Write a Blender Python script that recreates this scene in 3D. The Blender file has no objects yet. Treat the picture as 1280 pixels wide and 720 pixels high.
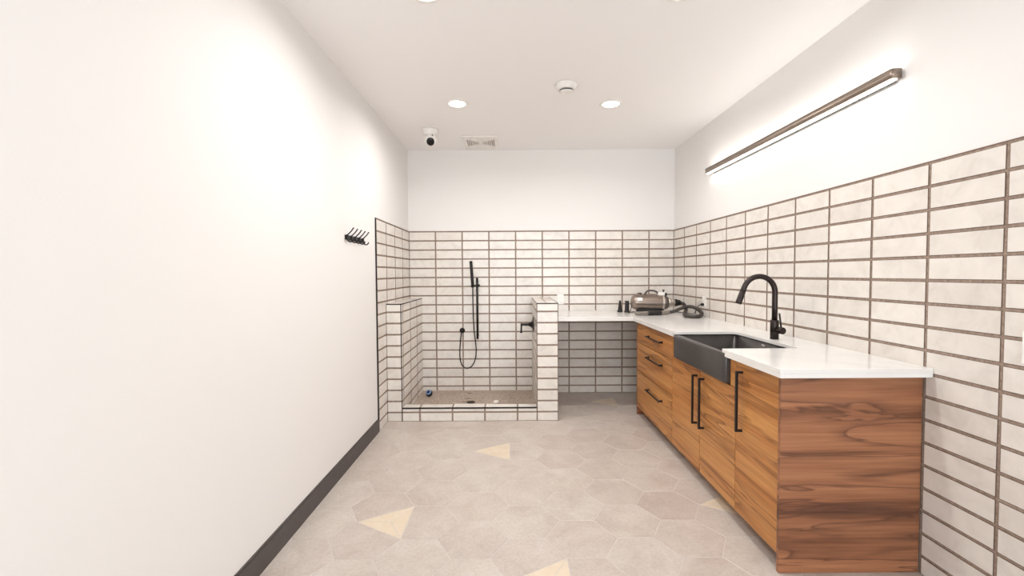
import bpy, bmesh, math, random
from mathutils import Vector, Matrix
random.seed(7)
sc = bpy.context.scene
C = sc.collection

# ------------------------------------------------------------------ camera
cam_d = bpy.data.cameras.new('camera')
cam = bpy.data.objects.new('camera', cam_d)
C.objects.link(cam)
_r = Vector((0.99998384, -0.00152518, -0.00547657))
_u = Vector((0.00552436, 0.03332215, 0.9994294))
_w = Vector((0.00134182, 0.9994435, -0.03333003))
M = Matrix(((_r.x, _u.x, -_w.x, 0), (_r.y, _u.y, -_w.y, 0), (_r.z, _u.z, -_w.z, 1.3581), (0, 0, 0, 1)))
cam.matrix_world = M
cam_d.sensor_width = 36.0
cam_d.lens = 545.36 / 1280 * 36.0
cam_d.clip_start = 0.02
sc.camera = cam

# ------------------------------------------------------------------ world, exposure
world = bpy.data.worlds.new('world')
sc.world = world
world.use_nodes = True
bg = world.node_tree.nodes['Background']
bg.inputs['Color'].default_value = (0.90, 0.955, 1.0, 1)
bg.inputs['Strength'].default_value = 4.9
sc.view_settings.view_transform = 'Standard'
sc.view_settings.look = 'None'
sc.view_settings.gamma = 1.0
sc.view_settings.use_curve_mapping = False
sc.view_settings.exposure = -0.03
sc.cycles.use_denoising = True
sc.cycles.max_bounces = 16
sc.cycles.diffuse_bounces = 10
CAN_POWER = 11.6          # watts per recessed light
CAN_LENS = 9.0
BAR_STRENGTH = 11.0

# ------------------------------------------------------------------ materials
def lin(r, g, b):
    f = lambda c: (c / 255 / 12.92) if c / 255 <= 0.04045 else ((c / 255 + 0.055) / 1.055) ** 2.4
    return (f(r), f(g), f(b), 1.0)

class Mat:
    def __init__(s, name, color=(.8, .8, .8, 1), rough=.5, metal=0.0, spec=None):
        s.m = bpy.data.materials.new(name)
        s.m.use_nodes = True
        s.nt = s.m.node_tree
        s.b = s.nt.nodes['Principled BSDF']
        s.b.inputs['Base Color'].default_value = color
        s.b.inputs['Roughness'].default_value = rough
        s.b.inputs['Metallic'].default_value = metal
        if spec is not None:
            s.b.inputs['Specular IOR Level'].default_value = spec
    def n(s, t, **kw):
        x = s.nt.nodes.new(t)
        for k, v in kw.items():
            if hasattr(x, k) and k not in x.inputs.keys():
                setattr(x, k, v)
            else:
                x.inputs[k].default_value = v
        return x
    def l(s, a, b):
        s.nt.links.new(a, b)
    def coords(s, scale=(1, 1, 1), rand=True):
        tc = s.n('ShaderNodeTexCoord')
        mp = s.n('ShaderNodeMapping')
        mp.inputs['Scale'].default_value = scale
        if rand:
            oi = s.n('ShaderNodeObjectInfo')
            mu = s.n('ShaderNodeVectorMath', operation='MULTIPLY_ADD')
            cb = s.n('ShaderNodeCombineXYZ')
            s.l(oi.outputs['Random'], cb.inputs[0]); s.l(oi.outputs['Random'], cb.inputs[1]); s.l(oi.outputs['Random'], cb.inputs[2])
            s.l(cb.outputs[0], mu.inputs[0])
            mu.inputs[1].default_value = (13.1, 7.7, 19.3)
            s.l(tc.outputs['Object'], mu.inputs[2])
            s.l(mu.outputs[0], mp.inputs['Vector'])
        else:
            s.l(tc.outputs['Object'], mp.inputs['Vector'])
        return mp.outputs[0]
    def noise(s, vec, scale, detail=3, rough=.5, dist=0):
        x = s.n('ShaderNodeTexNoise')
        x.inputs['Scale'].default_value = scale
        x.inputs['Detail'].default_value = detail
        x.inputs['Roughness'].default_value = rough
        x.inputs['Distortion'].default_value = dist
        s.l(vec, x.inputs['Vector'])
        return x.outputs['Fac']
    def ramp(s, fac, stops):
        x = s.n('ShaderNodeValToRGB')
        e = x.color_ramp.elements
        e[0].position, e[0].color = stops[0]
        e[1].position, e[1].color = stops[-1]
        for p, c in stops[1:-1]:
            k = e.new(p); k.color = c
        s.l(fac, x.inputs['Fac'])
        return x.outputs['Color']
    def mix(s, fac, a, b, mode='MIX'):
        x = s.n('ShaderNodeMix')
        x.data_type = 'RGBA'; x.blend_type = mode
        for sock, v in ((x.inputs['Factor'], fac), (x.inputs['A'] if False else x.inputs[6], a), (x.inputs[7], b)):
            if hasattr(v, 'is_output'):
                s.l(v, sock)
            else:
                sock.default_value = v
        return x.outputs[2]
    def bump(s, h, strength=.1, dist=.002):
        x = s.n('ShaderNodeBump')
        x.inputs['Strength'].default_value = strength
        x.inputs['Distance'].default_value = dist
        s.l(h, x.inputs['Height'])
        s.l(x.outputs['Normal'], s.b.inputs['Normal'])
    def col(s, c):
        s.l(c, s.b.inputs['Base Color'])
    def rand(s):
        return s.n('ShaderNodeObjectInfo').outputs['Random']

MT = {}
def wall_paint(name, c):
    a = Mat(name, c, .75, spec=.25)
    v = a.coords(rand=False)
    a.bump(a.noise(v, 90, 3), .12, .002)
    MT[name] = a.m
wall_paint('wall_paint', lin(228, 226, 224))
wall_paint('ceiling_paint', lin(240, 238, 237))

a = Mat('tile_glaze', rough=.22, spec=.5)
v = a.coords()
cloud = a.noise(v, 9, 4, .6, .8)
c1 = a.ramp(cloud, [(.28, lin(212, 207, 202)), (.50, lin(222, 218, 213)), (.72, lin(228, 224, 219))])
tint = a.ramp(a.rand(), [(0, lin(236, 230, 223)), (.35, lin(247, 243, 238)), (1, lin(252, 249, 245))])
a.col(a.mix(.55, c1, tint, 'MULTIPLY'))
fine = a.noise(v, 60, 2)
a.bump(a.noise(v, 14, 3), .10, .004)
MT['glaze'] = a.m

a = Mat('tile_edge', lin(98, 79, 67), .6)
MT['tile_edge'] = a.m

a = Mat('grout', rough=.9, spec=.1)
v = a.coords(rand=False)
a.col(a.ramp(a.noise(v, 60, 4, .7), [(.3, lin(124, 107, 95)), (.7, lin(168, 149, 135))]))
a.bump(a.noise(v, 220, 3), .4, .002)
MT['grout'] = a.m

a = Mat('floor_tile', rough=.42, spec=.4)
v = a.coords()
c1 = a.ramp(a.noise(v, 5, 5, .62, .5), [(.30, lin(181, 170, 163)), (.52, lin(192, 183, 176)), (.72, lin(200, 192, 186))])
tint = a.ramp(a.rand(), [(0, lin(249, 245, 243)), (.5, lin(253, 251, 249)), (1, lin(255, 255, 253))])
c2 = a.mix(1.0, c1, tint, 'MULTIPLY')
sp = a.ramp(a.noise(v, 70, 4, .7), [(.35, lin(226, 222, 218)), (.6, (1, 1, 1, 1))])
a.col(a.mix(.5, c2, sp, 'MULTIPLY'))
a.bump(a.noise(v, 40, 3), .08, .002)
MT['floor_tile'] = a.m

a = Mat('cream_tile', rough=.42, spec=.4)
v = a.coords()
a.col(a.ramp(a.noise(v, 14, 4, .6), [(.3, lin(204, 187, 164)), (.7, lin(212, 198, 178))]))
MT['cream_tile'] = a.m

a = Mat('floor_grout', lin(232, 224, 216), .9, spec=.1)
v = a.coords(rand=False)
a.col(a.ramp(a.noise(v, 80, 3), [(.3, lin(194, 187, 181)), (.7, lin(205, 198, 192))]))
MT['floor_grout'] = a.m

# shower pan: tiny mosaic stones with a few damp stains of their own
a = Mat('pan_mosaic', rough=.6)
v = a.coords(rand=False)
vo = a.n('ShaderNodeTexVoronoi'); vo.inputs['Scale'].default_value = 55
a.l(v, vo.inputs['Vector'])
stone = a.ramp(vo.outputs['Color'], [(.1, lin(166, 149, 136)), (.5, lin(178, 162, 149)), (.9, lin(188, 174, 162))])
ve = a.n('ShaderNodeTexVoronoi'); ve.feature = 'DISTANCE_TO_EDGE'; ve.inputs['Scale'].default_value = 55
a.l(v, ve.inputs['Vector'])
joint = a.ramp(ve.outputs['Distance'], [(.02, lin(205, 196, 188)), (.09, (1, 1, 1, 1))])
basec = a.mix(1.0, stone, joint, 'MULTIPLY')
def spot(px, py, rx, ry, amp):
    tc = a.n('ShaderNodeTexCoord')
    mp = a.n('ShaderNodeMapping')
    mp.inputs['Location'].default_value = (-px / rx, -py / ry, 0)
    mp.inputs['Scale'].default_value = (1 / rx, 1 / ry, 0)
    a.l(tc.outputs['Object'], mp.inputs['Vector'])
    ln = a.n('ShaderNodeVectorMath', operation='LENGTH')
    a.l(mp.outputs[0], ln.inputs[0])
    nz = a.noise(v, 24, 4, .7)
    ad = a.n('ShaderNodeMath', operation='MULTIPLY_ADD')
    a.l(nz, ad.inputs[0]); ad.inputs[1].default_value = 1.5
    a.l(ln.outputs['Value'], ad.inputs[2])
    return a.ramp(ad.outputs[0], [(.0, (amp, amp, amp, 1)), (1, (amp, amp, amp, 1))]) if False else ad.outputs[0]
for (sx, sy, rx, ry) in ((-.46, 4.80, .11, .07), (-.47, 4.60, .10, .07), (-.30, 4.62, .05, .03), (-.50, 4.48, .06, .04)):
    f = spot(sx, sy, rx, ry, 1)
    k = a.ramp(f, [(.95, lin(160, 146, 136)), (1.6, (1, 1, 1, 1))])
    basec = a.mix(1.0, basec, k, 'MULTIPLY')
a.col(basec)
a.bump(ve.outputs['Distance'], .35, .003)
MT['pan_mosaic'] = a.m

def wood(name, axis, cols, s_al=.38, s_ac=6.5):
    a = Mat(name, rough=.38, spec=.4)
    sc3 = [s_ac, s_ac, s_ac]; sc3['XYZ'.index(axis)] = s_al
    v = a.coords(tuple(sc3))
    n1 = a.noise(v, 1.0, 4, .55, .5)
    st = [110, 110, 110]; st['XYZ'.index(axis)] = 3
    v2 = a.coords(tuple(st))
    n2 = a.noise(v2, 1.0, 3, .6)
    # dark heart streaks: narrow ridges of a second, slower noise
    sd = [4.2, 4.2, 4.2]; sd['XYZ'.index(axis)] = .36
    v3 = a.coords(tuple(sd))
    n3 = a.noise(v3, 2.3, 3, .5, .8)
    c = a.ramp(n1, [(.28, cols[2]), (.40, cols[1]), (.55, cols[0]), (.72, cols[1])])
    c = a.mix(a.ramp(n3, [(.470, (0, 0, 0, 1)), (.488, (.8, .8, .8, 1)), (.505, (.45, .45, .45, 1)), (.59, (0, 0, 0, 1))]), c, cols[2])
    f = a.ramp(n2, [(.3, lin(214, 206, 200)), (.65, (1, 1, 1, 1))])
    a.col(a.mix(.8, c, f, 'MULTIPLY'))
    a.bump(n2, .05, .001)
    MT[name] = a.m
WC = (lin(204, 146, 84), lin(182, 120, 62), lin(122, 72, 34))
wood('wood_along_y', 'Y', WC)
wood('wood_along_x_shaded', 'X', (lin(168, 115, 82), lin(142, 93, 65), lin(88, 56, 42)))  # same wood; the end panel's darker, cooler look from the light is painted in

a = Mat('quartz', rough=.16, spec=.5)
v = a.coords(rand=False)
a.col(a.ramp(a.noise(v, 3.0, 5, .6, 1.0), [(.3, lin(221, 218, 215)), (.6, lin(227, 225, 222))]))
MT['quartz'] = a.m

a = Mat('sink_composite', rough=.27, spec=.6)
v = a.coords(rand=False)
a.col(a.ramp(a.noise(v, 420, 2, .6), [(.35, lin(44, 41, 40)), (.62, lin(68, 63, 62)), (.75, lin(108, 102, 98))]))
a.bump(a.noise(v, 300, 2), .15, .001)
MT['sink'] = a.m

def plain(name, c, rough, metal=0.0, spec=None, noise=None):
    a = Mat(name, c, rough, metal, spec)
    if noise:
        v = a.coords(rand=False)
        f = a.ramp(a.noise(v, noise, 3), [(.3, tuple(x * .86 for x in c[:3]) + (1,)), (.7, c)])
        a.col(f)
    MT[name] = a.m
plain('black_metal', lin(26, 22, 22), .42, .3, noise=60)
plain('faucet_metal', lin(58, 50, 48), .34, .75, noise=40)
plain('trim_black', lin(34, 28, 27), .45, .4, noise=50)
plain('trim_bronze', lin(120, 96, 82), .5, .3, noise=50)
plain('baseboard', lin(80, 73, 71), .55, noise=30)
plain('white_plastic', lin(240, 237, 233), .35, noise=20)
plain('vent_plastic', lin(238, 234, 229), .5, noise=20)
plain('vent_dark', lin(120, 104, 94), .8, noise=20)
plain('slot_dark', lin(70, 64, 60), .7, noise=20)
plain('lens_black', lin(8, 8, 9), .08, noise=20)
plain('dryer_shell', lin(150, 136, 126), .3, .85, noise=25)
plain('dryer_trim', lin(196, 186, 176), .28, .7, noise=25)
plain('dryer_dark', lin(88, 80, 76), .4, .3, noise=25)
plain('rubber_black', lin(30, 27, 26), .6, noise=40)
plain('hose_rubber', lin(60, 53, 50), .5, noise=30)
plain('grey_plastic', lin(128, 118, 110), .45, noise=30)
plain('label_white', lin(245, 242, 236), .5, noise=20)
plain('ball_blue', lin(24, 54, 102), .35, noise=15)
plain('ball_ring', lin(150, 184, 220), .4, noise=15)
plain('ball_dark', lin(12, 16, 34), .4, noise=15)
plain('paper', lin(246, 238, 230), .8, noise=30)
plain('drain_metal', lin(80, 66, 56), .45, .6, noise=60)
plain('chrome', lin(235, 232, 228), .2, .5, noise=20)
plain('substrate', lin(190, 182, 174), .9, noise=12)
plain('carcass', lin(120, 84, 58), .6, noise=12)

a = Mat('bar_metal', lin(150, 136, 124), .36, .85)
v = a.coords((160, 3, 160), rand=False)
a.col(a.ramp(a.noise(v, 1, 3), [(.3, lin(128, 114, 103)), (.7, lin(168, 154, 142))]))
MT['bar_metal'] = a.m

def emit(name, c, strength):
    a = Mat(name, c, .5)
    a.b.inputs['Emission Color'].default_value = c
    a.b.inputs['Emission Strength'].default_value = strength
    MT[name] = a.m
emit('can_lens', (1.0, .98, .96, 1), CAN_LENS)
emit('bar_diffuser', (1.0, .965, .92, 1), BAR_STRENGTH)

# ------------------------------------------------------------------ geometry helpers
class MB:
    def __init__(s):
        s.v = []; s.f = []; s.m = []; s.sm = []
    def add(s, verts, faces, mat=0, smooth=False):
        o = len(s.v)
        s.v += [tuple(p) for p in verts]
        for f in faces:
            s.f.append(tuple(i + o for i in f)); s.m.append(mat); s.sm.append(smooth)
        return s
    def box(s, x0, x1, y0, y1, z0, z1, bev=0.0, mat=0):
        if bev <= 0:
            P = [(x, y, z) for x in (x0, x1) for y in (y0, y1) for z in (z0, z1)]
            F = [(0, 1, 3, 2), (4, 6, 7, 5), (0, 4, 5, 1), (2, 3, 7, 6), (0, 2, 6, 4), (1, 5, 7, 3)]
            return s.add(P, F, mat)
        bm = bmesh.new()
        bmesh.ops.create_cube(bm, size=1)
        for w in bm.verts:
            w.co = Vector(((x0 + x1) / 2 + w.co.x * (x1 - x0), (y0 + y1) / 2 + w.co.y * (y1 - y0), (z0 + z1) / 2 + w.co.z * (z1 - z0)))
        bmesh.ops.bevel(bm, geom=bm.edges[:], offset=bev, segments=2, affect='EDGES', profile=.5)
        bm.verts.index_update()
        s.add([w.co[:] for w in bm.verts], [[w.index for w in f.verts] for f in bm.faces], mat)
        bm.free()
        return s
    def loops(s, rings, mat=0, smooth=True, cap0=True, cap1=True):
        n = len(rings[0]); o = len(s.v)
        for r in rings:
            s.v += [tuple(p) for p in r]
        for i in range(len(rings) - 1):
            for j in range(n):
                k = (j + 1) % n
                s.f.append((o + i * n + j, o + i * n + k, o + (i + 1) * n + k, o + (i + 1) * n + j)); s.m.append(mat); s.sm.append(smooth)
        if cap0:
            s.f.append(tuple(o + j for j in reversed(range(n)))); s.m.append(mat); s.sm.append(False)
        if cap1:
            q = o + (len(rings) - 1) * n
            s.f.append(tuple(q + j for j in range(n))); s.m.append(mat); s.sm.append(False)
        return s
    def lathe(s, origin, axis, prof, n=24, mat=0, cap=True, smooth=True):
        axis = Vector(axis).normalized()
        a = axis.orthogonal().normalized(); b = axis.cross(a)
        o = Vector(origin)
        rings = [[o + axis * h + (a * math.cos(t) + b * math.sin(t)) * r for t in (2 * math.pi * j / n for j in range(n))] for r, h in prof]
        return s.loops(rings, mat, smooth, cap, cap)
    def tube(s, pts, r, n=12, mat=0, rf=None, square=False):
        pts = [Vector(p) for p in pts]
        rings = []; a = None
        for i, p in enumerate(pts):
            t = (pts[min(i + 1, len(pts) - 1)] - pts[max(i - 1, 0)]).normalized()
            if a is None:
                a = t.orthogonal().normalized()
            else:
                a = (a - t * a.dot(t)).normalized()
            b = t.cross(a)
            rr = rf(i) if rf else r
            rings.append([p + (a * math.cos(2 * math.pi * j / n) + b * math.sin(2 * math.pi * j / n)) * rr for j in range(n)])
        return s.loops(rings, mat)
    def rod(s, p, q, r, r2=None, n=16, mat=0):
        p = Vector(p); q = Vector(q)
        return s.lathe(p, q - p, [(r, 0), (r if r2 is None else r2, (q - p).length)], n, mat)
    def prism(s, poly, z0, z1, mat=0):
        n = len(poly)
        P = [(x, y, z0) for x, y in poly] + [(x, y, z1) for x, y in poly]
        F = [tuple(reversed(range(n))), tuple(range(n, 2 * n))] + [(i, (i + 1) % n, n + (i + 1) % n, n + i) for i in range(n)]
        return s.add(P, F, mat)
    def mesh(s, name, mats):
        me = bpy.data.meshes.new(name)
        me.from_pydata(s.v, [], s.f)
        for m in ([mats] if isinstance(mats, str) else mats):
            me.materials.append(MT[m])
        me.polygons.foreach_set('material_index', s.m)
        me.polygons.foreach_set('use_smooth', s.sm)
        me.update()
        return me
    def build(s, name, mats, parent=None, loc=(0, 0, 0), label=None):
        me = s.mesh(name, mats)
        bm = bmesh.new(); bm.from_mesh(me)
        bmesh.ops.recalc_face_normals(bm, faces=bm.faces[:])
        bm.to_mesh(me); bm.free()
        o = bpy.data.objects.new(name, me)
        C.objects.link(o)
        if parent is not None:
            o.parent = parent
        # verts are given in world coordinates: shift so the origin sits at the parent's base / loc
        base = Vector(loc)
        if parent is not None:
            base = Vector(parent.location)
        if base.length > 0:
            me.transform(Matrix.Translation(-base))
        if parent is None:
            o.location = loc
        if label:
            o['label'] = label
        return o

def crom(pts, n=10):
    pts = [Vector(p) for p in pts]
    out = []
    for i in range(len(pts) - 1):
        p0 = pts[max(i - 1, 0)]; p1 = pts[i]; p2 = pts[i + 1]; p3 = pts[min(i + 2, len(pts) - 1)]
        for k in range(n):
            t = k / n
            out.append(.5 * ((2 * p1) + (p2 - p0) * t + (2 * p0 - 5 * p1 + 4 * p2 - p3) * t * t + (3 * p1 - p0 - 3 * p2 + p3) * t ** 3))
    out.append(pts[-1])
    return out

def tag(o, label, cat, group=None, kind=None):
    o['label'] = label; o['category'] = cat
    if group: o['group'] = group
    if kind: o['kind'] = kind
    return o

def thing(name, label, cat, loc, group=None, kind=None):
    o = bpy.data.objects.new(name, None)
    o.empty_display_size = .05
    C.objects.link(o)
    o.location = loc
    return tag(o, label, cat, group, kind)

# ------------------------------------------------------------------ dimensions
XL, XR, YB = -1.147, 1.830, 4.918            # faces of the wall tile
PL, PR, PB = -1.156, 1.838, 4.927            # painted wall planes behind it
CEIL = 2.74
ZT, Q, P = 1.831, 0.10276, 0.2995            # tile top, row pitch, column pitch
G = 0.0108                                   # joint width
Y0 = -2.6                                    # near end of the room, behind the camera

# ------------------------------------------------------------------ structure
floor = MB().box(PL - .15, PR + .15, Y0, PB + .15, -.12, -.0075).build('floor', 'substrate')
tag(floor, 'pale beige hexagon tiled floor with a few cream triangles', 'floor', kind='structure')
ceiling = MB().box(PL - .15, PR + .15, Y0, PB + .15, CEIL, CEIL + .12).build('ceiling', 'ceiling_paint')
tag(ceiling, 'smooth white ceiling with recessed lights', 'ceiling', kind='structure')
wall_left = MB().box(PL - .14, PL, Y0, PB + .14, 0, CEIL).build('wall_left', 'wall_paint')
tag(wall_left, 'plain white painted wall with hook rail and dark baseboard', 'wall', kind='structure')
wall_back = MB().box(PL, PR, PB, PB + .14, 0, CEIL).build('wall_back', 'wall_paint')
tag(wall_back, 'far wall painted cream above white tile rows', 'wall', kind='structure')
wall_right = MB().box(PR, PR + .14, Y0, PB + .14, 0, CEIL).build('wall_right', 'wall_paint')
tag(wall_right, 'wall tiled white behind the sink with long bar light above', 'wall', kind='structure')

# ---- wall tiles
_tc = {}
def tile_mesh(w, h, th=.0085):
    k = (round(w, 4), round(h, 4), th)
    if k not in _tc:
        b = .0020; m = MB()
        def ring(dw, z):
            return [(-w / 2 + dw, -h / 2 + dw, z), (w / 2 - dw, -h / 2 + dw, z), (w / 2 - dw, h / 2 - dw, z), (-w / 2 + dw, h / 2 - dw, z)]
        m.add(ring(0, -th) + ring(0, -b * .6) + ring(b, 0),
              [(0, 1, 5, 4), (1, 2, 6, 5), (2, 3, 7, 6), (3, 0, 4, 7), (4, 5, 9, 8), (5, 6, 10, 9), (6, 7, 11, 10), (7, 4, 8, 11)], 1)
        m.f.append((8, 9, 10, 11)); m.m.append(0); m.sm.append(False)
        _tc[k] = m.mesh('tile', ['glaze', 'tile_edge'])
    return _tc[k]

def tile_field(parent, origin, u, v, us, vs, th=.0085, skip=None, gap=G):
    """tiles between consecutive joint centres us (along u) and vs (along v); the face lies in the plane through origin"""
    u = Vector(u); v = Vector(v); n = u.cross(v); o = Vector(origin)
    R = Matrix((u, v, n)).transposed().to_4x4()
    for i in range(len(us) - 1):
        for j in range(len(vs) - 1):
            w = us[i + 1] - us[i] - gap; h = vs[j + 1] - vs[j] - gap
            if w < .012 or h < .012: continue
            c = o + u * (us[i] + us[i + 1]) / 2 + v * (vs[j] + vs[j + 1]) / 2
            if skip and skip(c): continue
            t = bpy.data.objects.new('tile', tile_mesh(w, h, th))
            C.objects.link(t)
            t.parent = parent
            jit = Matrix.Rotation(random.gauss(0, .0018), 4, 'X') @ Matrix.Rotation(random.gauss(0, .0012), 4, 'Y')
            t.matrix_local = Matrix.Translation(c - Vector(parent.location) + n * random.uniform(-.0006, .0004)) @ R @ jit

ROWS = [ZT - Q * k for k in range(18)]
def rows(lo, hi):
    r = [z for z in reversed(ROWS) if lo + .02 < z < hi - .02]
    return [lo] + r + [hi]
half = G / 2
VS = rows(-half + .002, ZT)                    # from the floor up
# back wall: full columns from the left corner
us = [XL - half * .4] + [XL + .297 + P * i for i in range(9)] + [XR + half * .4]
us = [XL - half * .4 + 0] + [-1.147 + .2967 + .30 * i for i in range(9)] + [XR + half * .4]
behind = lambda c: (c.x < .40 and c.z < .03) 
tile_field(wall_back, (0, YB, 0), (1, 0, 0), (0, 0, 1), us, VS, skip=behind)
MB().box(PL, PR, YB + .0028, PB, 0, ZT + .004).build('grout', 'grout', wall_back)
MB().box(PL, PR, YB + .0005, PB, ZT + .004, ZT + .0068).build('edge_trim', 'trim_bronze', wall_back)
# right wall: columns step back from the far corner (u runs towards the camera)
us = [-half * .4] + [.3 * i for i in range(1, 15)]
tile_field(wall_right, (XR, YB, 0), (0, -1, 0), (0, 0, 1), us, VS)
MB().box(XR + .0028, PR, YB - 4.2, YB + .003, 0, ZT + .004).build('grout', 'grout', wall_right)
MB().box(XR + .0005, PR, YB - 4.2, YB + .0005, ZT + .004, ZT + .0068).build('edge_trim', 'trim_bronze', wall_right)
# left wall return: four columns
YL = 3.7275
us = [YL + .002, 4.021, 4.32, 4.618, YB + half * .4]
tile_field(wall_left, (XL, 0, 0), (0, 1, 0), (0, 0, 1), us, VS)
MB().box(PL, XL - .0028, YL, YB + .003, 0, ZT + .004).build('grout', 'grout', wall_left)
MB().box(PL, XL - .0005, YL, YB + .0005, ZT + .004, ZT + .0068).build('edge_trim', 'trim_bronze', wall_left)
MB().box(PL, XL + .0015, YL - .010, YL, 0, ZT + .0068).build('corner_trim', 'trim_black', wall_left, label='black metal edge strip')

# baseboard
b = MB().box(PL, PL + .012, Y0, YL - .010, 0, .105).box(PL, PL + .008, Y0, YL - .010, .105, .114, .0015)
o = b.build('baseboard_left', 'baseboard'); tag(o, 'dark grey baseboard along the white painted wall', 'baseboard', kind='structure')

# ---- half walls of the dog shower, curb and pan
YP = 3.979
HT = 1.085
xL1, xR0, xR1 = -1.0103, .2298, .4269
PV = rows(-half + .002, HT)
wsl = MB().box(XL + .0005, xL1 - .0088, YP + .0088, YB - .0005, 0, HT - .0088).build('wall_shower_left', 'substrate')
tag(wsl, 'low white tiled half wall joined to the left tiled wall', 'half wall', kind='structure')
wsr = MB().box(xR0 + .0088, xR1 - .0088, YP + .0088, YB - .0005, 0, HT - .0088).build('wall_shower_right', 'substrate')
tag(wsr, 'low white tiled half wall between shower and open counter', 'half wall', kind='structure')
# left half wall
tile_field(wsl, (0, YP, 0), (1, 0, 0), (0, 0, 1), [XL - half + .003, xL1 + half - .004], PV)
ycols = [YP - half + .004, 4.042, 4.342, 4.642, YB + half]
tile_field(wsl, (xL1, 0, 0), (0, 1, 0), (0, 0, 1), ycols, PV)
tile_field(wsl, (0, 0, HT), (1, 0, 0), (0, 1, 0), [XL - half + .002, xL1 + half - .004], ycols)
b = MB().box(XL + .0003, xL1 - .0028, YP + .0028, YB - .0003, 0, HT - .0028).build('grout', 'grout', wsl)
b = MB()
b.box(XL + .001, xL1 + .0012, YP - .0012, YP + .006, HT - .008, HT + .0012)
b.box(xL1 - .006, xL1 + .0012, YP - .0012, YB - .001, HT - .008, HT + .0012)
b.box(xL1 - .0055, xL1 + .0008, YP - .0008, YP + .006, 0, HT - .008)
b.build('corner_trim', 'trim_black', wsl, label='black metal edge strips')
# right half wall
tile_field(wsr, (0, YP, 0), (1, 0, 0), (0, 0, 1), [xR0 - half + .004, xR1 + half - .004], PV)
tile_field(wsr, (xR0, 0, 0), (0, -1, 0), (0, 0, 1), [-y for y in reversed(ycols)], PV)
tile_field(wsr, (xR1, 0, 0), (0, 1, 0), (0, 0, 1), ycols, PV)
tile_field(wsr, (0, 0, HT), (1, 0, 0), (0, 1, 0), [xR0 - half + .004, .322, .4225 + half], ycols, gap=.006)
MB().box(xR0 + .0028, xR1 - .0028, YP + .0028, YB - .0003, 0, HT - .0028).build('grout', 'grout', wsr)
b = MB()
b.box(xR0 - .0012, xR1 + .0012, YP - .0012, YP + .006, HT - .008, HT + .0012)
b.box(xR0 - .0012, xR0 + .004, YP + .006, YB - .001, HT - .004, HT + .0012)
b.box(xR1 - .004, xR1 + .0012, YP + .006, YB - .001, HT - .004, HT + .0012)
b.build('corner_trim', 'trim_black', wsr, label='black metal edge strips')
MB().box(xR0 - .0005, xR0 + .004, YP - .0005, YP + .005, 0, HT - .008).box(xR1 - .004, xR1 + .0005, YP - .0005, YP + .005, 0, HT - .008).build('edge_trim', 'trim_bronze', wsr)
# curb
ZC, YC = .127, 4.093
curb = MB().box(xL1 + .0005, xR0 - .0005, YP + .0088, YC - .0088, 0, ZC - .0088).build('curb', 'substrate')
tag(curb, 'low white tiled shower curb with black edge between half walls', 'curb', kind='structure')
cu = [xL1 - half + .002, -.849, -.549, -.250, .050, xR0 + half - .002]
tile_field(curb, (0, YP, 0), (1, 0, 0), (0, 0, 1), cu, [-half + .002, ROWS[17], ZC - .001])
tile_field(curb, (0, 0, ZC), (1, 0, 0), (0, 1, 0), cu, [YP + .0005, YC + half])
MB().box(xL1 + .0003, xR0 - .0003, YP + .0028, YC - .0028, 0, ZC - .0028).build('grout', 'grout', curb)
tile_field(curb, (0, YC, 0), (-1, 0, 0), (0, 0, 1), [-x for x in reversed(cu)], [.03, ZC + half])
MB().box(xL1 + .001, xR0 - .001, YP - .0022, YP + .006, ZC - .012, ZC + .0012).build('corner_trim', 'trim_black', curb, label='black metal edge strip')
# pan
ZP = .032
pan = MB().box(xL1 + .0003, xR0 - .0003, YC + .0003, YB + .002, 0, ZP).build('floor_shower', 'pan_mosaic')
tag(pan, 'taupe mosaic shower floor behind the low curb', 'shower floor', kind='structure')

# ---- hexagon floor tiles
HA, HX, HH = .1853, .278, .158
OX, OY = .351, 2.352
cream_v = [(-.668, 2.352), (-.112, 3.300), (.166, 1.878), (1.278, 2.51), (1.0, 4.564)]
def clip(poly, ax, val, keep_less):
    out = []
    for i in range(len(poly)):
        p, q = poly[i], poly[(i + 1) % len(poly)]
        ip = (p[ax] <= val) == keep_less or p[ax] == val
        iq = (q[ax] <= val) == keep_less or q[ax] == val
        if ip: out.append(p)
        if ip != iq:
            t = (val - p[ax]) / (q[ax] - p[ax])
            out.append((p[0] + (q[0] - p[0]) * t, p[1] + (q[1] - p[1]) * t))
    return out
def inset(poly, d):
    n = len(poly); out = []
    for i in range(n):
        p0, p1, p2 = Vector(poly[i - 1]), Vector(poly[i]), Vector(poly[(i + 1) % n])
        e1 = (p1 - p0).normalized(); e2 = (p2 - p1).normalized()
        n1 = Vector((-e1.y, e1.x)); n2 = Vector((-e2.y, e2.x))
        k = n1 + n2
        k = k / max(k.length_squared, 1e-6) * 2
        out.append(tuple(p1 + k * d))
    return out
MB().box(PL, PR, Y0, PB, -.0075, -.0016).build('grout', 'floor_grout', floor)
_hex = {}
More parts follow.
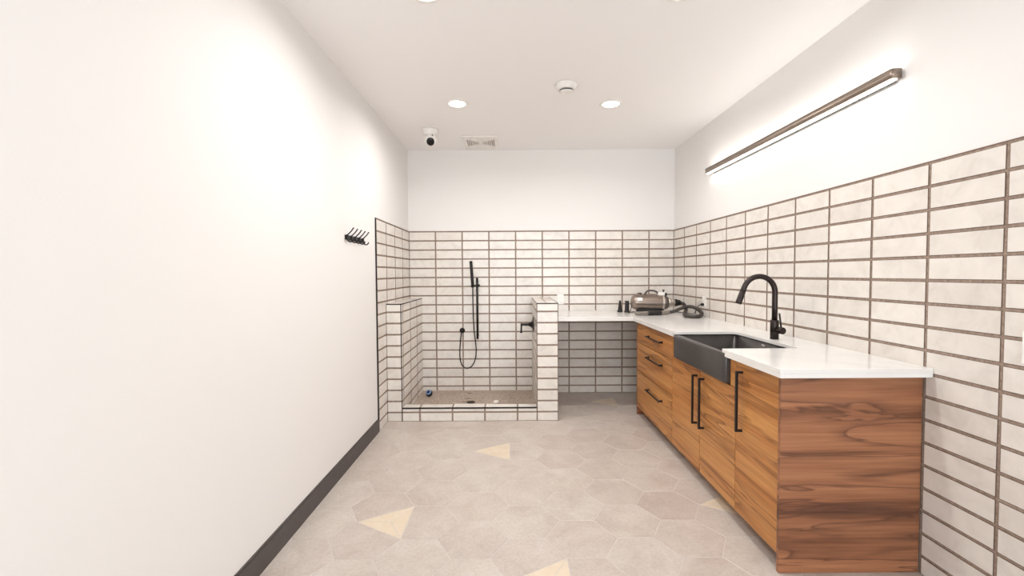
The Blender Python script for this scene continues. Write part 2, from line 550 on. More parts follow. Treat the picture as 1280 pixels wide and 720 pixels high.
def hex_piece(poly, mat, gap, key=None):
    c = Vector((sum(p[0] for p in poly) / len(poly), sum(p[1] for p in poly) / len(poly)))
    if key and key in _hex:
        me = _hex[key]
    else:
        loc = [(p[0] - c.x, p[1] - c.y) for p in poly]
        a0 = inset(loc, gap); a1 = inset(loc, gap + .0012)
        n = len(a0); m = MB()
        m.add([(x, y, -.0055) for x, y in a0] + [(x, y, -.0008) for x, y in a0] + [(x, y, 0) for x, y in a1],
              [(i, (i + 1) % n, n + (i + 1) % n, n + i) for i in range(n)] + [(n + i, n + (i + 1) % n, 2 * n + (i + 1) % n, 2 * n + i) for i in range(n)] + [tuple(range(2 * n, 3 * n))])
        me = m.mesh('tile', mat)
        if key: _hex[key] = me
    o = bpy.data.objects.new('tile', me)
    C.objects.link(o); o.parent = floor
    o.location = (c.x, c.y, random.uniform(-.0004, 0))
    return o
for i in range(-7, 8):
    for j in range(-11, 12):
        cx = OX + HX * i
        cy = OY + .158 + 2 * HH * j - (HH if i % 2 else 0)
        if cy < .12 or cy > 5.15 or cx < PL - .17 or cx > PR + .17: continue
        if cx > 1.46 and cy > 2.05: continue                # under the cabinets, never seen
        if cy > 4.16 and cx < .22: continue                 # under the shower pan
        pts = [(cx + HA * math.cos(math.radians(60 * k)), cy + (HH / math.sin(math.radians(60))) * math.sin(math.radians(60 * k))) for k in range(6)]
        cut = None
        for k, p_ in enumerate(pts):
            for q_ in cream_v:
                if (p_[0] - q_[0]) ** 2 + (p_[1] - q_[1]) ** 2 < .03 ** 2: cut = k
        polys = [(pts, 'floor_tile', 'full')]
        if cut is not None:
            polys = [([p_ for k, p_ in enumerate(pts) if k != cut], 'floor_tile', None), ([pts[cut - 1], pts[cut], pts[(cut + 1) % 6]], 'cream_tile', None)]
        for poly, mat, key in polys:
            full = len(poly)
            q = poly
            lim = [(0, PL + .004, False), (0, PR - .004, True), (1, PB - .006, True)]
            inside = all(((p_[ax] <= v_) == kl) for p_ in q for ax, v_, kl in lim)
            if not inside:
                for ax, v_, kl in lim:
                    q = clip(q, ax, v_, kl)
                    if len(q) < 3: break
                key = None
            if len(q) < 3: continue
            area = abs(sum(q[k][0] * q[(k + 1) % len(q)][1] - q[(k + 1) % len(q)][0] * q[k][1] for k in range(len(q)))) / 2
            if area < .0015: continue
            ob = hex_piece(q, mat, .0022, key if key is None else key)
            if mat == 'cream_tile': ob['label'] = 'cream triangular inlay'

# ------------------------------------------------------------------ counter, cabinets
XF = 1.20          # door faces
# worktop, 20 mm slab with a 40 mm built-up edge
ZS, ZK = .936, .916
cx0, cx1, cy0, cy1 = 1.165, XR - .001, 1.877, YB - .001
cutx, cuta, cutb = 1.598, 2.402, 3.098
bY = 4.172
poly = [(cx0, cy0), (cx1, cy0), (cx1, cy1), (xR1 + .002, cy1), (xR1 + .002, bY), (cx0, bY), (cx0, cutb)]
r = .018
poly += [(cutx - r, cutb)] + [(cutx - r + r * math.sin(t), cutb - r + r * math.cos(t)) for t in (math.radians(30), math.radians(60))] + [(cutx, cutb - r)]
poly += [(cutx, cuta + r)] + [(cutx - r + r * math.cos(t), cuta + r - r * math.sin(t)) for t in (math.radians(30), math.radians(60))] + [(cutx - r, cuta)]
poly += [(cx0, cuta)]
b = MB()
b.prism(poly, ZK, ZS)
b.box(cx0, cx0 + .022, cy0, 2.374, .896, ZK)
b.box(cx0, cx0 + .022, 3.146, bY + .022, .896, ZK)
b.box(cx0 + .022, cx1, cy0, cy0 + .022, .896, ZK)
b.box(xR1 + .002, cx0, bY, bY + .022, .896, ZK)
o = b.build('worktop', 'quartz')
bv = o.modifiers.new('edge', 'BEVEL'); bv.width = .0018; bv.segments = 2; bv.limit_method = 'ANGLE'
tag(o, 'white quartz L-shaped worktop over the wooden cabinets', 'counter')

def panel(m, y0, y1, z0, z1, x=XF, t=.019):
    return m.box(x, x + t, y0, y1, z0, z1, .0012)
def carcass(root, y0, y1, toe_y0, toe_y1):
    m = MB()
    x0, x1, z0, z1 = XF + .021, 1.812, .10, .9155
    m.box(x0, x1, y0, y0 + .016, z0, z1)
    m.box(x0, x1, y1 - .016, y1, z0, z1)
    m.box(x0, x1 - .008, y0 + .016, y1 - .016, z0, z0 + .016)
    m.box(x1 - .008, x1, y0 + .016, y1 - .016, z0, z1)
    m.build('carcass', 'carcass', root)
    MB().box(XF + .075, XF + .091, toe_y0, toe_y1, 0, .0995).build('toe_kick', 'wood_along_y', root)
def bar_handle(parent, y0, y1, z):
    m = MB()
    x = XF - .030
    m.tube([(x, y0 - .012, z), (x, y0, z), (x, (y0 + y1) / 2, z), (x, y1, z), (x, y1 + .012, z)], .0062, 10)
    for y in (y0 + .006, y1 - .006):
        m.rod((x, y, z), (XF + .001, y, z), .0058, .0078, 12)
    m.build('handle', 'black_metal', parent)
def long_handle(parent, y, z0, z1):
    m = MB(); x = XF - .036
    m.box(x, x + .012, y - .006, y + .006, z0, z1, .001)
    m.box(x + .011, XF + .001, y - .006, y + .006, z1 - .012, z1, .001)
    m.box(x + .011, XF + .001, y - .006, y + .006, z0, z0 + .012, .001)
    m.build('handle', 'black_metal', parent)
gp = .0018
# drawer unit
dc = thing('drawer_cabinet', 'wooden three drawer cabinet at the far end beside the dark sink', 'cabinet', (1.5, 3.7, 0))
carcass(dc, 3.2385, 4.145, 3.2385, 4.145)
for z0, z1, hz in ((.702, .884, .802), (.432, .700, .617), (.076, .430, .330)):
    d = MB(); panel(d, 3.238 + gp, 4.144, z0 + gp, z1 - gp)
    d = d.build('drawer', 'wood_along_y', dc)
    # handles sit under their drawer (sub-part)
    def sub(parent, fn):
        fn(parent)
    m = MB(); x = XF - .030; y0, y1 = 3.452, 3.795
    m.tube([(x, y0 - .010, hz), (x, y0, hz), (x, (y0 + y1) / 2, hz), (x, y1, hz), (x, y1 + .010, hz)], .0066, 10)
    for y in (y0 + .004, y1 - .004):
        m.rod((x, y, hz), (XF + .001, y, hz), .0062, .0085, 12)
    hm = m.build('handle', 'black_metal', dc)
    hm.parent = d
MB().box(XF, 1.812, 4.1455, 4.163, 0, .9155, .001).build('side_panel', 'wood_along_x_shaded', dc)
# sink unit
skc = thing('sink_cabinet', 'wooden two door cabinet under the dark apron sink', 'cabinet', (1.5, 2.78, 0))
carcass(skc, 2.3185, 3.2365, 2.3185, 3.2365)
for y0, y1, hy in ((2.7585, 3.2365, 2.803), (2.3185, 2.7565, 2.703)):
    d = MB(); panel(d, y0 + gp * .6, y1 - gp * .6, .076 + gp, .735)
    d = d.build('door', 'wood_along_y', skc)
    m = MB(); x = XF - .036
    m.box(x, x + .012, hy - .006, hy + .006, .377, .698, .001)
    m.box(x + .011, XF + .001, hy - .006, hy + .006, .686, .698, .001)
    m.box(x + .011, XF + .001, hy - .006, hy + .006, .377, .389, .001)
    hm = m.build('handle', 'black_metal', skc); hm.parent = d
for y0, y1 in ((2.3195, 2.376), (3.146, 3.236)):
    m = MB(); panel(m, y0, y1, .739, .884)
    m.build('stile', 'wood_along_y', skc)
# single door unit with the end panel
ddc = thing('end_cabinet', 'wooden single door cabinet nearest the camera with full end panel', 'cabinet', (1.5, 2.1, 0))
carcass(ddc, 1.9410, 2.3165, 1.9410, 2.3165)
d = MB(); panel(d, 1.9415, 2.3165 - gp * .6, .076 + gp, .884)
d = d.build('door', 'wood_along_y', ddc)
m = MB(); x = XF - .036; hy = 2.253
m.box(x, x + .012, hy - .006, hy + .006, .525, .843, .001)
m.box(x + .011, XF + .001, hy - .006, hy + .006, .831, .843, .001)
m.box(x + .011, XF + .001, hy - .006, hy + .006, .525, .537, .001)
hm = m.build('handle', 'black_metal', ddc); hm.parent = d
MB().box(1.196, 1.826, 1.921, 1.9395, .001, .8955, .001).build('end_panel', 'wood_along_x_shaded', ddc, label='grained end panel with shading painted into its colour')

# ------------------------------------------------------------------ apron sink
def rrect(x0, x1, y0, y1, z, r, n=5):
    out = []
    for cx, cy, a0 in ((x1 - r, y1 - r, 0), (x0 + r, y1 - r, 90), (x0 + r, y0 + r, 180), (x1 - r, y0 + r, 270)):
        for k in range(n + 1):
            t = math.radians(a0 + 90 * k / n)
            out.append((cx + r * math.cos(t), cy + r * math.sin(t), z))
    return out
sink = thing('apron_sink', 'charcoal grey farmhouse sink set into the white worktop', 'sink', (1.40, 2.76, .70))
b = MB()
SX0, SX1, SY0, SY1 = 1.167, 1.640, 2.381, 3.140
rings = [rrect(SX0 + .012, SX1 - .004, SY0 + .006, SY1 - .006, .744, .014), rrect(SX0 + .002, SX1, SY0 + .001, SY1 - .001, .750, .016), rrect(SX0, SX1, SY0, SY1, .758, .018),
         rrect(SX0, SX1, SY0, SY1, .900, .018), rrect(SX0 + .002, SX1, SY0 + .001, SY1 - .001, .907, .016), rrect(SX0 + .006, SX1 - .004, SY0 + .005, SY1 - .005, .9125, .014),
         rrect(SX0 + .031, 1.612, SY0 + .028, 3.114, .9125, .024), rrect(SX0 + .033, 1.608, SY0 + .030, 3.112, .910, .026),
         rrect(SX0 + .034, 1.600, SY0 + .034, 3.106, .792, .030), rrect(SX0 + .050, 1.585, SY0 + .050, 3.090, .775, .030), rrect(1.36, 1.44, 2.70, 2.80, .768, .03)]
b.loops(rings)
b.build('basin', 'sink', sink)
MB().lathe((1.40, 2.75, .769), (0, 0, 1), [(.045, 0), (.045, .003), (.036, .004), (.034, -.0005)], 24).build('drain', 'drain_metal', sink)
MB().box(1.6035, 1.6075, 2.752, 2.786, .884, .896, .0015).build('overflow_cover', 'chrome', sink, label='small white overflow cover')

# ------------------------------------------------------------------ faucet
fz = ZS
fc = thing('faucet', 'dark bronze gooseneck pull-down faucet beside the sink', 'faucet', (1.655, 2.735, fz))
b = MB()
b.lathe((1.655, 2.735, fz), (0, 0, 1), [(.0245, 0), (.0245, .118), (.0225, .1205), (.0165, .1205)], 28)
b.build('body', 'faucet_metal', fc)
pts = [(1.655, 2.735, fz + .118), (1.655, 2.735, 1.14), (1.655, 2.735, 1.232)]
R = .099
for k in range(1, 17):
    t = math.radians(160 * k / 16)
    pts.append((1.655 - R + R * math.cos(t), 2.735, 1.232 + R * math.sin(t)))
ex, ez = pts[-1][0], pts[-1][2]
dx, dz = -math.sin(math.radians(160)), math.cos(math.radians(160))
for k in (.3, .6, 1.0):
    pts.append((ex + dx * .030 * k, 2.735, ez + dz * .030 * k))
MB().tube(pts, .0165, 20).build('spout', 'faucet_metal', fc)
p0 = Vector(pts[-1]); dv = Vector((dx, 0, dz))
MB().lathe(p0, dv, [(.0165, 0), (.0176, .004), (.0186, .07), (.0186, .082), (.015, .083)], 24).build('spray_head', 'faucet_metal', fc)
hd = Vector((.15, -.99, 0)).normalized()
s0 = Vector((1.655, 2.735, .996))
MB().lathe(s0, hd, [(.0195, .012), (.0195, .040), (.0215, .042), (.0215, .070), (.020, .072)], 28).build('valve_stub', 'faucet_metal', fc)
e0 = s0 + hd * .056
MB().tube([e0 + Vector((0, 0, .012)), e0 + Vector((-.006, 0, .06)), e0 + Vector((-.013, 0, .108))], .0052, 10).build('lever', 'black_metal', fc)

# ------------------------------------------------------------------ ceiling lights etc.
GL = 'recessed ceiling lights'
def can(x, y, label):
    t = thing('recessed_light', label, 'ceiling light', (x, y, CEIL))
    t['group'] = GL
    MB().lathe((x, y, CEIL), (0, 0, -1), [(.090, 0.0002), (.090, .003), (.084, .006), (.068, .005), (.066, .001)], 36, cap=False).build('trim_ring', 'white_plastic', t)
    MB().lathe((x, y, CEIL), (0, 0, -1), [(.0658, .0006), (.0658, .0032)], 36).build('lens', 'can_lens', t)
    ld = bpy.data.lights.new('lamp', 'AREA')
    ld.shape = 'DISK'; ld.size = .13; ld.energy = CAN_POWER; ld.color = (1.0, .978, .95); ld.spread = math.radians(164)
    lo = bpy.data.objects.new('lamp', ld); C.objects.link(lo)
    lo.parent = t; lo.location = (0, 0, -.0045)
can(-.432, 3.594, 'round recessed light in ceiling in front of dome camera')
can(.822, 3.618, 'round recessed light in ceiling right of the smoke detector')
can(-.414, 2.185, 'round recessed light at top edge above the left wall side')
can(.845, 2.185, 'round recessed light at top edge nearest the bar light')

t = thing('smoke_detector', 'round white smoke detector on ceiling between two lights', 'smoke detector', (.41, 3.245, CEIL))
MB().lathe((.41, 3.245, CEIL), (0, 0, -1), [(.080, .0002), (.080, .012), (.074, .016), (.066, .030), (.058, .042)], 40).build('housing', 'white_plastic', t)
MB().lathe((.41, 3.245, CEIL), (0, 0, -1), [(.046, .0422), (.046, .0520)], 40).build('sensor_gap', 'slot_dark', t, label='dark sensing slit')
MB().lathe((.41, 3.245, CEIL), (0, 0, -1), [(.050, .0522), (.047, .057), (.036, .060)], 40).build('cover', 'white_plastic', t)

t = thing('security_camera', 'white dome security camera with black lens on ceiling', 'camera', (-.770, 4.23, CEIL))
MB().lathe((-.770, 4.23, CEIL), (0, 0, -1), [(.078, .0002), (.078, .016), (.072, .034), (.062, .052), (.050, .060)], 36).build('base', 'white_plastic', t)
cc = Vector((-.764, 4.222, CEIL - .103))
prof = [(.0600 * math.cos(math.radians(q)), .0600 * math.sin(math.radians(q))) for q in range(-84, 85, 12)]
MB().lathe(cc, (0, 0, 1), prof, 32).build('ball_head', 'white_plastic', t)
ld = Vector((.10, -.86, -.50)).normalized()
MB().lathe(cc, ld, [(.037, .040), (.037, .0585), (.034, .0610), (.020, .0635)], 28).build('lens', 'lens_black', t, label='glossy black lens')
MB().lathe(cc + Vector((.022, -.043, .030)), Vector((.3, -.85, .25)), [(.006, -.002), (.006, .012)], 12).build('sensor', 'slot_dark', t)

# exhaust grille: plate with a bow-tie of open slots over a dark box
t = thing('vent_grille', 'square cream exhaust grille with slots on ceiling', 'vent', (-.315, 4.62, CEIL))
gx0, gx1, gy0, gy1 = -.492, -.130, 4.415, 4.835
MB().box(gx0 + .02, gx1 - .02, gy0 + .02, gy1 - .02, CEIL - .003, CEIL - .0003).build('duct_opening', 'vent_dark', t)
b = MB()
z0, z1 = CEIL - .016, CEIL - .004
xs = []
half_w = (gx1 - gx0) / 2; xc = (gx0 + gx1) / 2; yc = (gy0 + gy1) / 2
def strip(xa, xb, slot):
    if slot is None:
        b.box(xa, xb, gy0 + .03, gy1 - .03, z0, z1)
    else:
        b.box(xa, xb, gy0 + .03, yc - slot, z0, z1); b.box(xa, xb, yc + slot, gy1 - .03, z0, z1)
b.box(gx0, gx1, gy0, gy0 + .03, z0 + .002, CEIL - .0003, .002); b.box(gx0, gx1, gy1 - .03, gy1, z0 + .002, CEIL - .0003, .002)
b.box(gx0, gx0 + .03, gy0 + .03, gy1 - .03, z0, CEIL - .0003); b.box(gx1 - .03, gx1, gy0 + .03, gy1 - .03, z0, CEIL - .0003)
x = gx0 + .03; k = 0
cells = []
while x < xc - .034:
    cells.append((x, x + .010, False)); cells.append((x + .010, x + .0185, True)); x += .0185
for (xa, xb, sl) in cells:
    d_ = abs((xa + xb) / 2 - xc) / half_w
    s_ = (.02 + .135 * d_) if sl else None
    strip(xa, xb, s_); strip(2 * xc - xb, 2 * xc - xa, s_)
strip(x, 2 * xc - x, None)
b.build('grille', 'vent_plastic', t)

# ------------------------------------------------------------------ linear wall light
t = thing('bar_light', 'long brushed metal bar light on wall above the tile', 'wall light', (PR, 3.045, 2.282))
ya, yb_ = 2.062, 4.032
xa, xb = 1.7785, 1.826
za, zb = 2.2595, 2.3045
def rsec(y0, y1, z):   # plan section with rounded room-side corners
    r = .012
    out = [(xb, y0, z)]
    for k in range(5):
        q = math.radians(270 - 90 * k / 4)
        out.append((xa + r + r * math.cos(q), y0 + r + r * math.sin(q), z))
    for k in range(5):
        q = math.radians(180 - 90 * k / 4)
        out.append((xa + r + r * math.cos(q), y1 - r + r * math.sin(q), z))
    out.append((xb, y1, z))
    return out
b = MB(); b.loops([rsec(ya, yb_, za), rsec(ya, yb_, zb)])
b.build('body', 'bar_metal', t)
MB().box(xa + .010, xb - .012, ya + .012, yb_ - .012, za - .0035, za - .0003).build('lower_diffuser', 'bar_diffuser', t, label='glowing white diffuser strip')
MB().box(xa + .010, xb - .012, ya + .012, yb_ - .012, zb + .0003, zb + .0035).build('upper_diffuser', 'bar_diffuser', t, label='glowing white diffuser strip')
MB().box(xb - .007, xb - .001, ya + .03, yb_ - .05, za - .006, za + .001).build('lower_lip', 'trim_black', t)
for y in (2.35, 3.05, 3.75):
    MB().box(xb - .0005, PR, y - .05, y + .05, za + .012, zb - .012).build('wall_bracket', 'trim_black', t)

# ------------------------------------------------------------------ hook rail
t = thing('hook_rail', 'black rail of five coat hooks on the white wall', 'hook rail', (PL, 3.237, 1.62))
MB().box(PL, PL + .010, 3.040, 3.412, 1.601, 1.634, .0015).build('rail', 'black_metal', t)
for k in range(5):
    y = 3.062 + .0815 * k
    b = MB()
    b.box(PL + .009, PL + .016, y - .011, y + .011, 1.598, 1.637, .0015)
    b.tube(crom([(PL + .012, y, 1.632), (PL + .024, y, 1.645), (PL + .040, y, 1.661), (PL + .052, y, 1.678)], 5), .0044, 8)
    b.tube(crom([(PL + .012, y, 1.606), (PL + .018, y, 1.592), (PL + .034, y, 1.586), (PL + .048, y, 1.594), (PL + .052, y, 1.606)], 5), .0048, 8)
    b.lathe((PL + .0525, y, 1.678), (.6, 0, .8), [(.0044, 0), (.0060, .003), (.0035, .007)], 8)
    b.build('hook', 'black_metal', t)

# ------------------------------------------------------------------ hand shower
sy = YB - .055
t = thing('hand_shower', 'black hand shower with slide bar and hose on back wall', 'shower', (-.45, YB, .629))
b = MB().rod((-.382, sy, .627), (-.382, sy, 1.310), .0125, n=18)
b.build('slide_bar', 'black_metal', t)
for z in (.665, 1.265):
    MB().rod((-.382, sy, z), (-.382, YB - .0008, z), .009, .014, 14).build('wall_mount', 'black_metal', t)
b = MB().rod((-.394, sy, 1.224), (-.352, sy, 1.224), .015, n=16)
b.rod((-.398, sy, 1.224), (-.424, sy - .006, 1.226), .009, n=12)
b.lathe((-.432, sy - .010, 1.205), (-.02, -.02, 1), [(.016, 0), (.018, .030)], 16)
b.build('holder', 'black_metal', t)
MB().lathe((-.4315, sy - .010, 1.222), (-.058, -.055, 1), [(.0125, 0), (.0165, .03), (.0165, .272), (.015, .276)], 20).build('handset', 'black_metal', t)
hp = [(-.4315, sy - .010, 1.222), (-.431, sy - .008, 1.15), (-.430, sy - .004, 1.0), (-.427, sy, .86), (-.418, sy, .70), (-.405, sy, .60), (-.399, sy + .002, .50), (-.410, sy + .004, .40), (-.445, sy + .006, .325),
      (-.502, sy + .008, .295), (-.555, sy + .008, .325), (-.580, sy + .01, .40), (-.583, sy + .012, .50), (-.575, sy + .014, .61), (-.563, sy + .018, .70)]
MB().tube(crom(hp, 8), .0062, 10).build('hose', 'black_metal', t)
b = MB().lathe((-.558, YB - .0008, .718), (0, -1, 0), [(.030, 0), (.030, .008), (.026, .011), (.017, .012), (.016, .040), (.010, .043)], 22)
b.build('wall_outlet', 'black_metal', t)

# shower valve on the half wall
t = thing('shower_valve', 'black lever valve with round plate on the right half wall', 'valve', (xR0, 4.557, .822))
fx = xR0 - .0008
MB().lathe((fx, 4.557, .822), (-1, 0, 0), [(.083, 0), (.083, .004), (.070, .007), (.040, .014), (.026, .030), (.0195, .045)], 32).build('escutcheon', 'black_metal', t)
MB().lathe((fx, 4.557, .822), (-1, 0, 0), [(.0165, .044), (.0135, .060), (.0150, .075), (.0125, .090), (.0125, .118), (.0145, .122), (.0145, .134), (.012, .136)], 20).build('stem', 'black_metal', t)
MB().tube([(fx - .127, 4.557, .826), (fx - .127, 4.557, .79), (fx - .129, 4.557, .745), (fx - .130, 4.557, .733)], .009, 12, rf=lambda i: (.010, .0085, .0105, .0115)[i]).build('lever', 'black_metal', t)

# ------------------------------------------------------------------ outlets
def outlet(origin, u, n, label):
    o = Vector(origin); u = Vector(u); n = Vector(n); w = Vector((0, 0, 1))
    t = thing('wall_outlet', label, 'outlet', o)
    t['group'] = 'white wall outlets'
    def bx(cu, cv, hw, hh, d0, d1, name, mat, parent):
        m = MB(); bm = bmesh.new(); bmesh.ops.create_cube(bm, size=1)
        for q in bm.verts:
            c = q.co
            q.co = o + u * (cu + c.x * 2 * hw) + w * (cv + c.y * 2 * hh) + n * ((d0 + d1) / 2 + c.z * (d1 - d0))
        bmesh.ops.bevel(bm, geom=bm.edges[:], offset=.0012, segments=2, affect='EDGES')
        bm.verts.index_update()
        m.add([q.co[:] for q in bm.verts], [[q.index for q in f.verts] for f in bm.faces])
        bm.free()
        return m.build(name, mat, parent)
    bx(0, 0, .0365, .0575, .0005, .0060, 'cover_plate', 'white_plastic', t)
    for s in (-1, 1):
        bx(0, s * .0195, .0165, .0150, .0058, .0078, 'receptacle', 'white_plastic', t)
        m = MB()
        for du in (-.006, .006):
            c = o + u * du + w * (s * .0195 + .002) + n * .0079
            e = [c + u * a_ * .001 + w * b_ * .004 for a_, b_ in ((-1, -1), (1, -1), (1, 1), (-1, 1))]
            m.add([p + n * 0 for p in e] + [p + n * .0003 for p in e], [(0, 1, 2, 3), (4, 5, 6, 7), (0, 1, 5, 4), (1, 2, 6, 5), (2, 3, 7, 6), (3, 0, 4, 7)])
        m.build('slots', 'slot_dark', t)
    return t
outlet((.552, YB, 1.063), (1, 0, 0), (0, -1, 0), 'white outlet on back wall beside right half wall top')
outlet((XR, 4.127, 1.073), (0, -1, 0), (-1, 0, 0), 'white outlet on right wall with black plug above hose')
outlet((XR, 1.513, 1.085), (0, -1, 0), (-1, 0, 0), 'white outlet at right picture edge on tiled wall')

# ------------------------------------------------------------------ pet dryer on the worktop
dz = ZS
t = thing('pet_dryer', 'grey cylinder pet dryer with black hose on the worktop corner', 'dryer', (1.43, 4.5, dz))
ax = Vector((1, -.05, -.02)).normalized()
c0 = Vector((1.247, 4.512, 1.056))
MB().lathe(c0, ax, [(.030, -.004), (.055, .000), (.068, .012), (.074, .030), (.0765, .060), (.0765, .30), (.074, .318)], 40).build('barrel', 'dryer_shell', t)
MB().lathe(c0, ax, [(.0775, .300), (.0785, .304), (.0785, .318), (.0765, .322)], 40).build('front_band', 'dryer_trim', t)
MB().lathe(c0, ax, [(.072, .320), (.070, .345), (.060, .362), (.046, .366)], 36).build('front_ring', 'dryer_dark', t)
MB().lathe(c0, ax, [(.055, .364), (.048, .385), (.036, .420), (.032, .440)], 32).build('cone', 'dryer_trim', t)
MB().lathe(c0, ax, [(.036, .436), (.037, .440), (.037, .462), (.030, .466), (.029, .490)], 28).build('hose_collar', 'rubber_black', t)
b = MB()
for y in (4.465, 4.535):
    b.box(1.30, 1.56, y - .016, y + .016, dz + .012, .990, .006)
b.box(1.31, 1.55, 4.462, 4.538, .968, .990, .006)
for x in (1.33, 1.53):
    for y in (4.455, 4.545):
        b.lathe((x, y, dz + .0002), (0, 0, 1), [(.013, 0), (.011, .016)], 14)
b.build('base', 'rubber_black', t)
hy_ = 4.50
b = MB().tube(crom([(1.372, hy_, 1.122), (1.385, hy_, 1.148), (1.405, hy_, 1.168), (1.440, hy_, 1.174), (1.480, hy_, 1.168), (1.508, hy_, 1.150), (1.522, hy_, 1.122)], 7), .0095, 12)
b.build('carry_handle', 'dryer_dark', t)
MB().box(1.508, 1.590, hy_ - .028, hy_ + .028, 1.122, 1.156, .008).build('control_box', 'white_plastic', t)
MB().lathe((1.566, hy_ - .01, 1.155), (0, 0, 1), [(.005, 0), (.005, .012), (.011, .014), (.011, .026), (.009, .028)], 16).build('knob', 'rubber_black', t)
MB().box(1.574, 1.596, hy_ - .033, hy_ - .010, 1.120, 1.150, .003).build('switch', 'rubber_black', t)
b = MB().rod((1.335, hy_, 1.120), (1.335, hy_, 1.146), .005).rod((1.305, hy_, 1.146), (1.345, hy_, 1.146), .0055)
b.build('latch', 'rubber_black', t)
# white rating label on the barrel
b = MB()
ws = []
up = Vector((0, 0, 1)); sd = ax.cross(up).normalized(); up2 = sd.cross(ax).normalized()
if sd.y > 0: sd = -sd
for k in range(5):
    q = math.radians(14 + 26 * k / 4)
    d = sd * math.cos(q) + up2 * math.sin(q)
    ws.append([c0 + ax * h_ + d * .0770 for h_ in (.040, .092)])
vv = [p for r_ in ws for p in r_]
b.add(vv, [(2 * k, 2 * k + 1, 2 * k + 3, 2 * k + 2) for k in range(4)])
lb = b.build('label_plate', 'label_white', t, label='white rating label')
# hose
hp = [(1.733, 4.488, 1.046), (1.752, 4.482, 1.044), (1.775, 4.475, 1.030), (1.785, 4.460, 1.000), (1.772, 4.420, .970), (1.715, 4.300, .9570), (1.655, 4.160, .9555), (1.625, 4.040, .9555), (1.650, 3.965, .9555),
      (1.705, 3.975, .9560), (1.752, 4.020, .9600), (1.785, 4.085, .975), (1.785, 4.150, 1.000), (1.752, 4.215, 1.024), (1.712, 4.265, 1.022), (1.662, 4.300, 1.000), (1.610, 4.312, .975), (1.556, 4.315, .9625)]
hpts = crom(hp, 14)
MB().tube(hpts, .0165, 14, rf=lambda i: .0172 if i % 2 else .0152).build('hose', 'hose_rubber', t)
# wand at the end of the hose
w0 = Vector((1.560, 4.315, .9625)); wd = (Vector((1.215, 4.262, .961)) - w0)
L = wd.length
MB().lathe(w0, wd, [(.019, 0), (.0215, .010), (.0215, .075), (.019, .085)], 22).build('wand_cuff', 'grey_plastic', t)
MB().lathe(w0, wd, [(.0225, .083), (.0230, .090), (.0230, .215), (.021, .222)], 22).build('wand_grip', 'rubber_black', t)
MB().lathe(w0, wd, [(.019, .220), (.0185, .245), (.0165, .290), (.0165, .315), (.0195, L)], 22).build('wand_nozzle', 'grey_plastic', t)
# cord: from the back of the dryer round to the outlet
cp = [(1.246, 4.515, 1.02), (1.236, 4.52, .965), (1.222, 4.545, .9440), (1.252, 4.60, .9420), (1.32, 4.68, .9410), (1.50, 4.74, .9410), (1.70, 4.68, .9410), (1.795, 4.52, .9420), (1.800, 4.36, .9440), (1.792, 4.26, .957), (1.785, 4.19, 1.02), (1.795, 4.14, 1.051), (1.806, 4.13, 1.054)]
MB().tube(crom(cp, 6), .0038, 8).build('power_cord', 'rubber_black', t)
MB().box(1.797, 1.8215, 4.115, 4.140, 1.042, 1.066, .004).build('plug', 'rubber_black', t)

# loose nozzles
t = thing('dryer_nozzle', 'pointed black dryer nozzle standing left of the flat one', 'nozzle', (1.171, 4.70, dz), 'loose dryer nozzles')
MB().lathe((1.171, 4.70, dz + .0003), (0, 0, 1), [(.027, 0), (.027, .018), (.0215, .022), (.0195, .040), (.010, .118), (.0095, .124)], 24).build('cone', 'rubber_black', t)
MB().lathe((1.171, 4.70, dz), (0, 0, 1), [(.0280, .001), (.0285, .004), (.0285, .012), (.0275, .015)], 24).build('collar', 'rubber_black', t)
t = thing('dryer_nozzle', 'flat topped black dryer nozzle standing next to the dryer', 'nozzle', (1.232, 4.645, dz), 'loose dryer nozzles')
b = MB()
def ell(rx, ry, z, n=24):
    return [(1.232 + rx * math.cos(2 * math.pi * k / n), 4.645 + ry * math.sin(2 * math.pi * k / n), dz + z) for k in range(n)]
b.loops([ell(.024, .024, .0003), ell(.024, .024, .018), ell(.0225, .0215, .040), ell(.0215, .014, .085), ell(.0215, .0075, .124)])
b.build('spout', 'rubber_black', t)
MB().lathe((1.232, 4.645, dz), (0, 0, 1), [(.0275, .0003), (.0285, .004), (.0285, .012), (.0260, .020)], 24).build('collar', 'rubber_black', t)

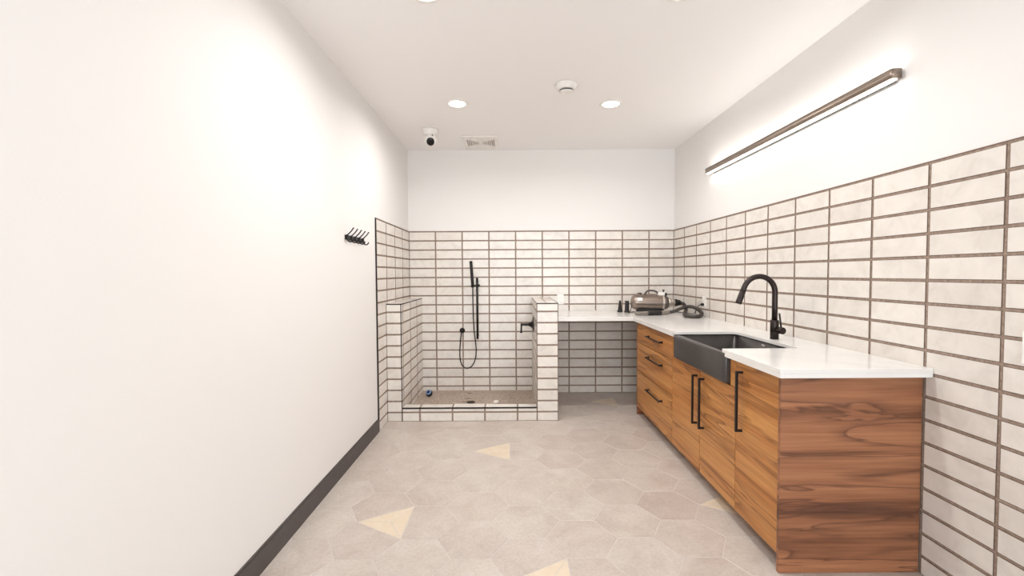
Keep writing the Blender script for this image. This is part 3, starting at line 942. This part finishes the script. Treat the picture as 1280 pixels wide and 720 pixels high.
# ------------------------------------------------------------------ things in the shower pan
BK = 1.22
bc = Vector((-.896, 4.68, ZP + .0305 * BK))
t = thing('ball', 'small dark blue ball with pale ring in shower corner', 'ball', (bc.x, bc.y, ZP))
MB().lathe(bc, (0, 0, 1), [(.0300 * BK * math.cos(math.radians(q)), .0300 * BK * math.sin(math.radians(q))) for q in range(-84, 85, 12)], 28).build('sphere', 'ball_dark', t)
rd = Vector((-.15, -.75, .65)).normalized()
MB().lathe(bc, rd, [(a_ * BK, b_ * BK) for a_, b_ in ((.0215, .0195), (.0235, .0205), (.0215, .0232), (.0175, .0258), (.0165, .0245))], 28, cap=False).build('ring', 'ball_ring', t, label='pale blue ring')
MB().lathe(bc, rd, [(a_ * BK, b_ * BK) for a_, b_ in ((.0170, .0240), (.0160, .0262), (.0090, .0295), (.0020, .0308))], 24).build('cap', 'ball_blue', t, label='blue centre')
t = thing('floor_drain', 'dark round drain behind the shower curb', 'drain', (-.425, 4.46, ZP))
MB().lathe((-.425, 4.46, ZP), (0, 0, 1), [(.046, .0002), (.046, .003), (.042, .004)], 28).build('drain_ring', 'drain_metal', t)
b = MB()
for k in range(-3, 4):
    hw = math.sqrt(max(.040 ** 2 - (k * .011) ** 2, 0))
    b.box(-.425 - hw, -.425 + hw, 4.46 + k * .011 - .003, 4.46 + k * .011 + .003, ZP + .0038, ZP + .0058)
b.build('grate', 'drain_metal', t)
# crumpled paper
rs = random.Random(3)
bm = bmesh.new()
bmesh.ops.create_icosphere(bm, subdivisions=3, radius=.030)
for q in bm.verts:
    k = .72 + .42 * rs.random() + .25 * math.sin(q.co.x * 160) * math.cos(q.co.y * 140)
    q.co = Vector((q.co.x * k * .95, q.co.y * k * .8, q.co.z * k * .55))
zmin = min(q.co.z for q in bm.verts)
b = MB(); bm.verts.index_update()
b.add([(q.co.x - .160, q.co.y + 4.41, q.co.z - zmin + ZP + .0005) for q in bm.verts], [[q.index for q in f.verts] for f in bm.faces])
bm.free()
o = b.build('crumpled_paper', 'paper', None, (-.160, 4.41, ZP))
tag(o, 'small crumpled white paper lying behind the shower curb', 'paper')
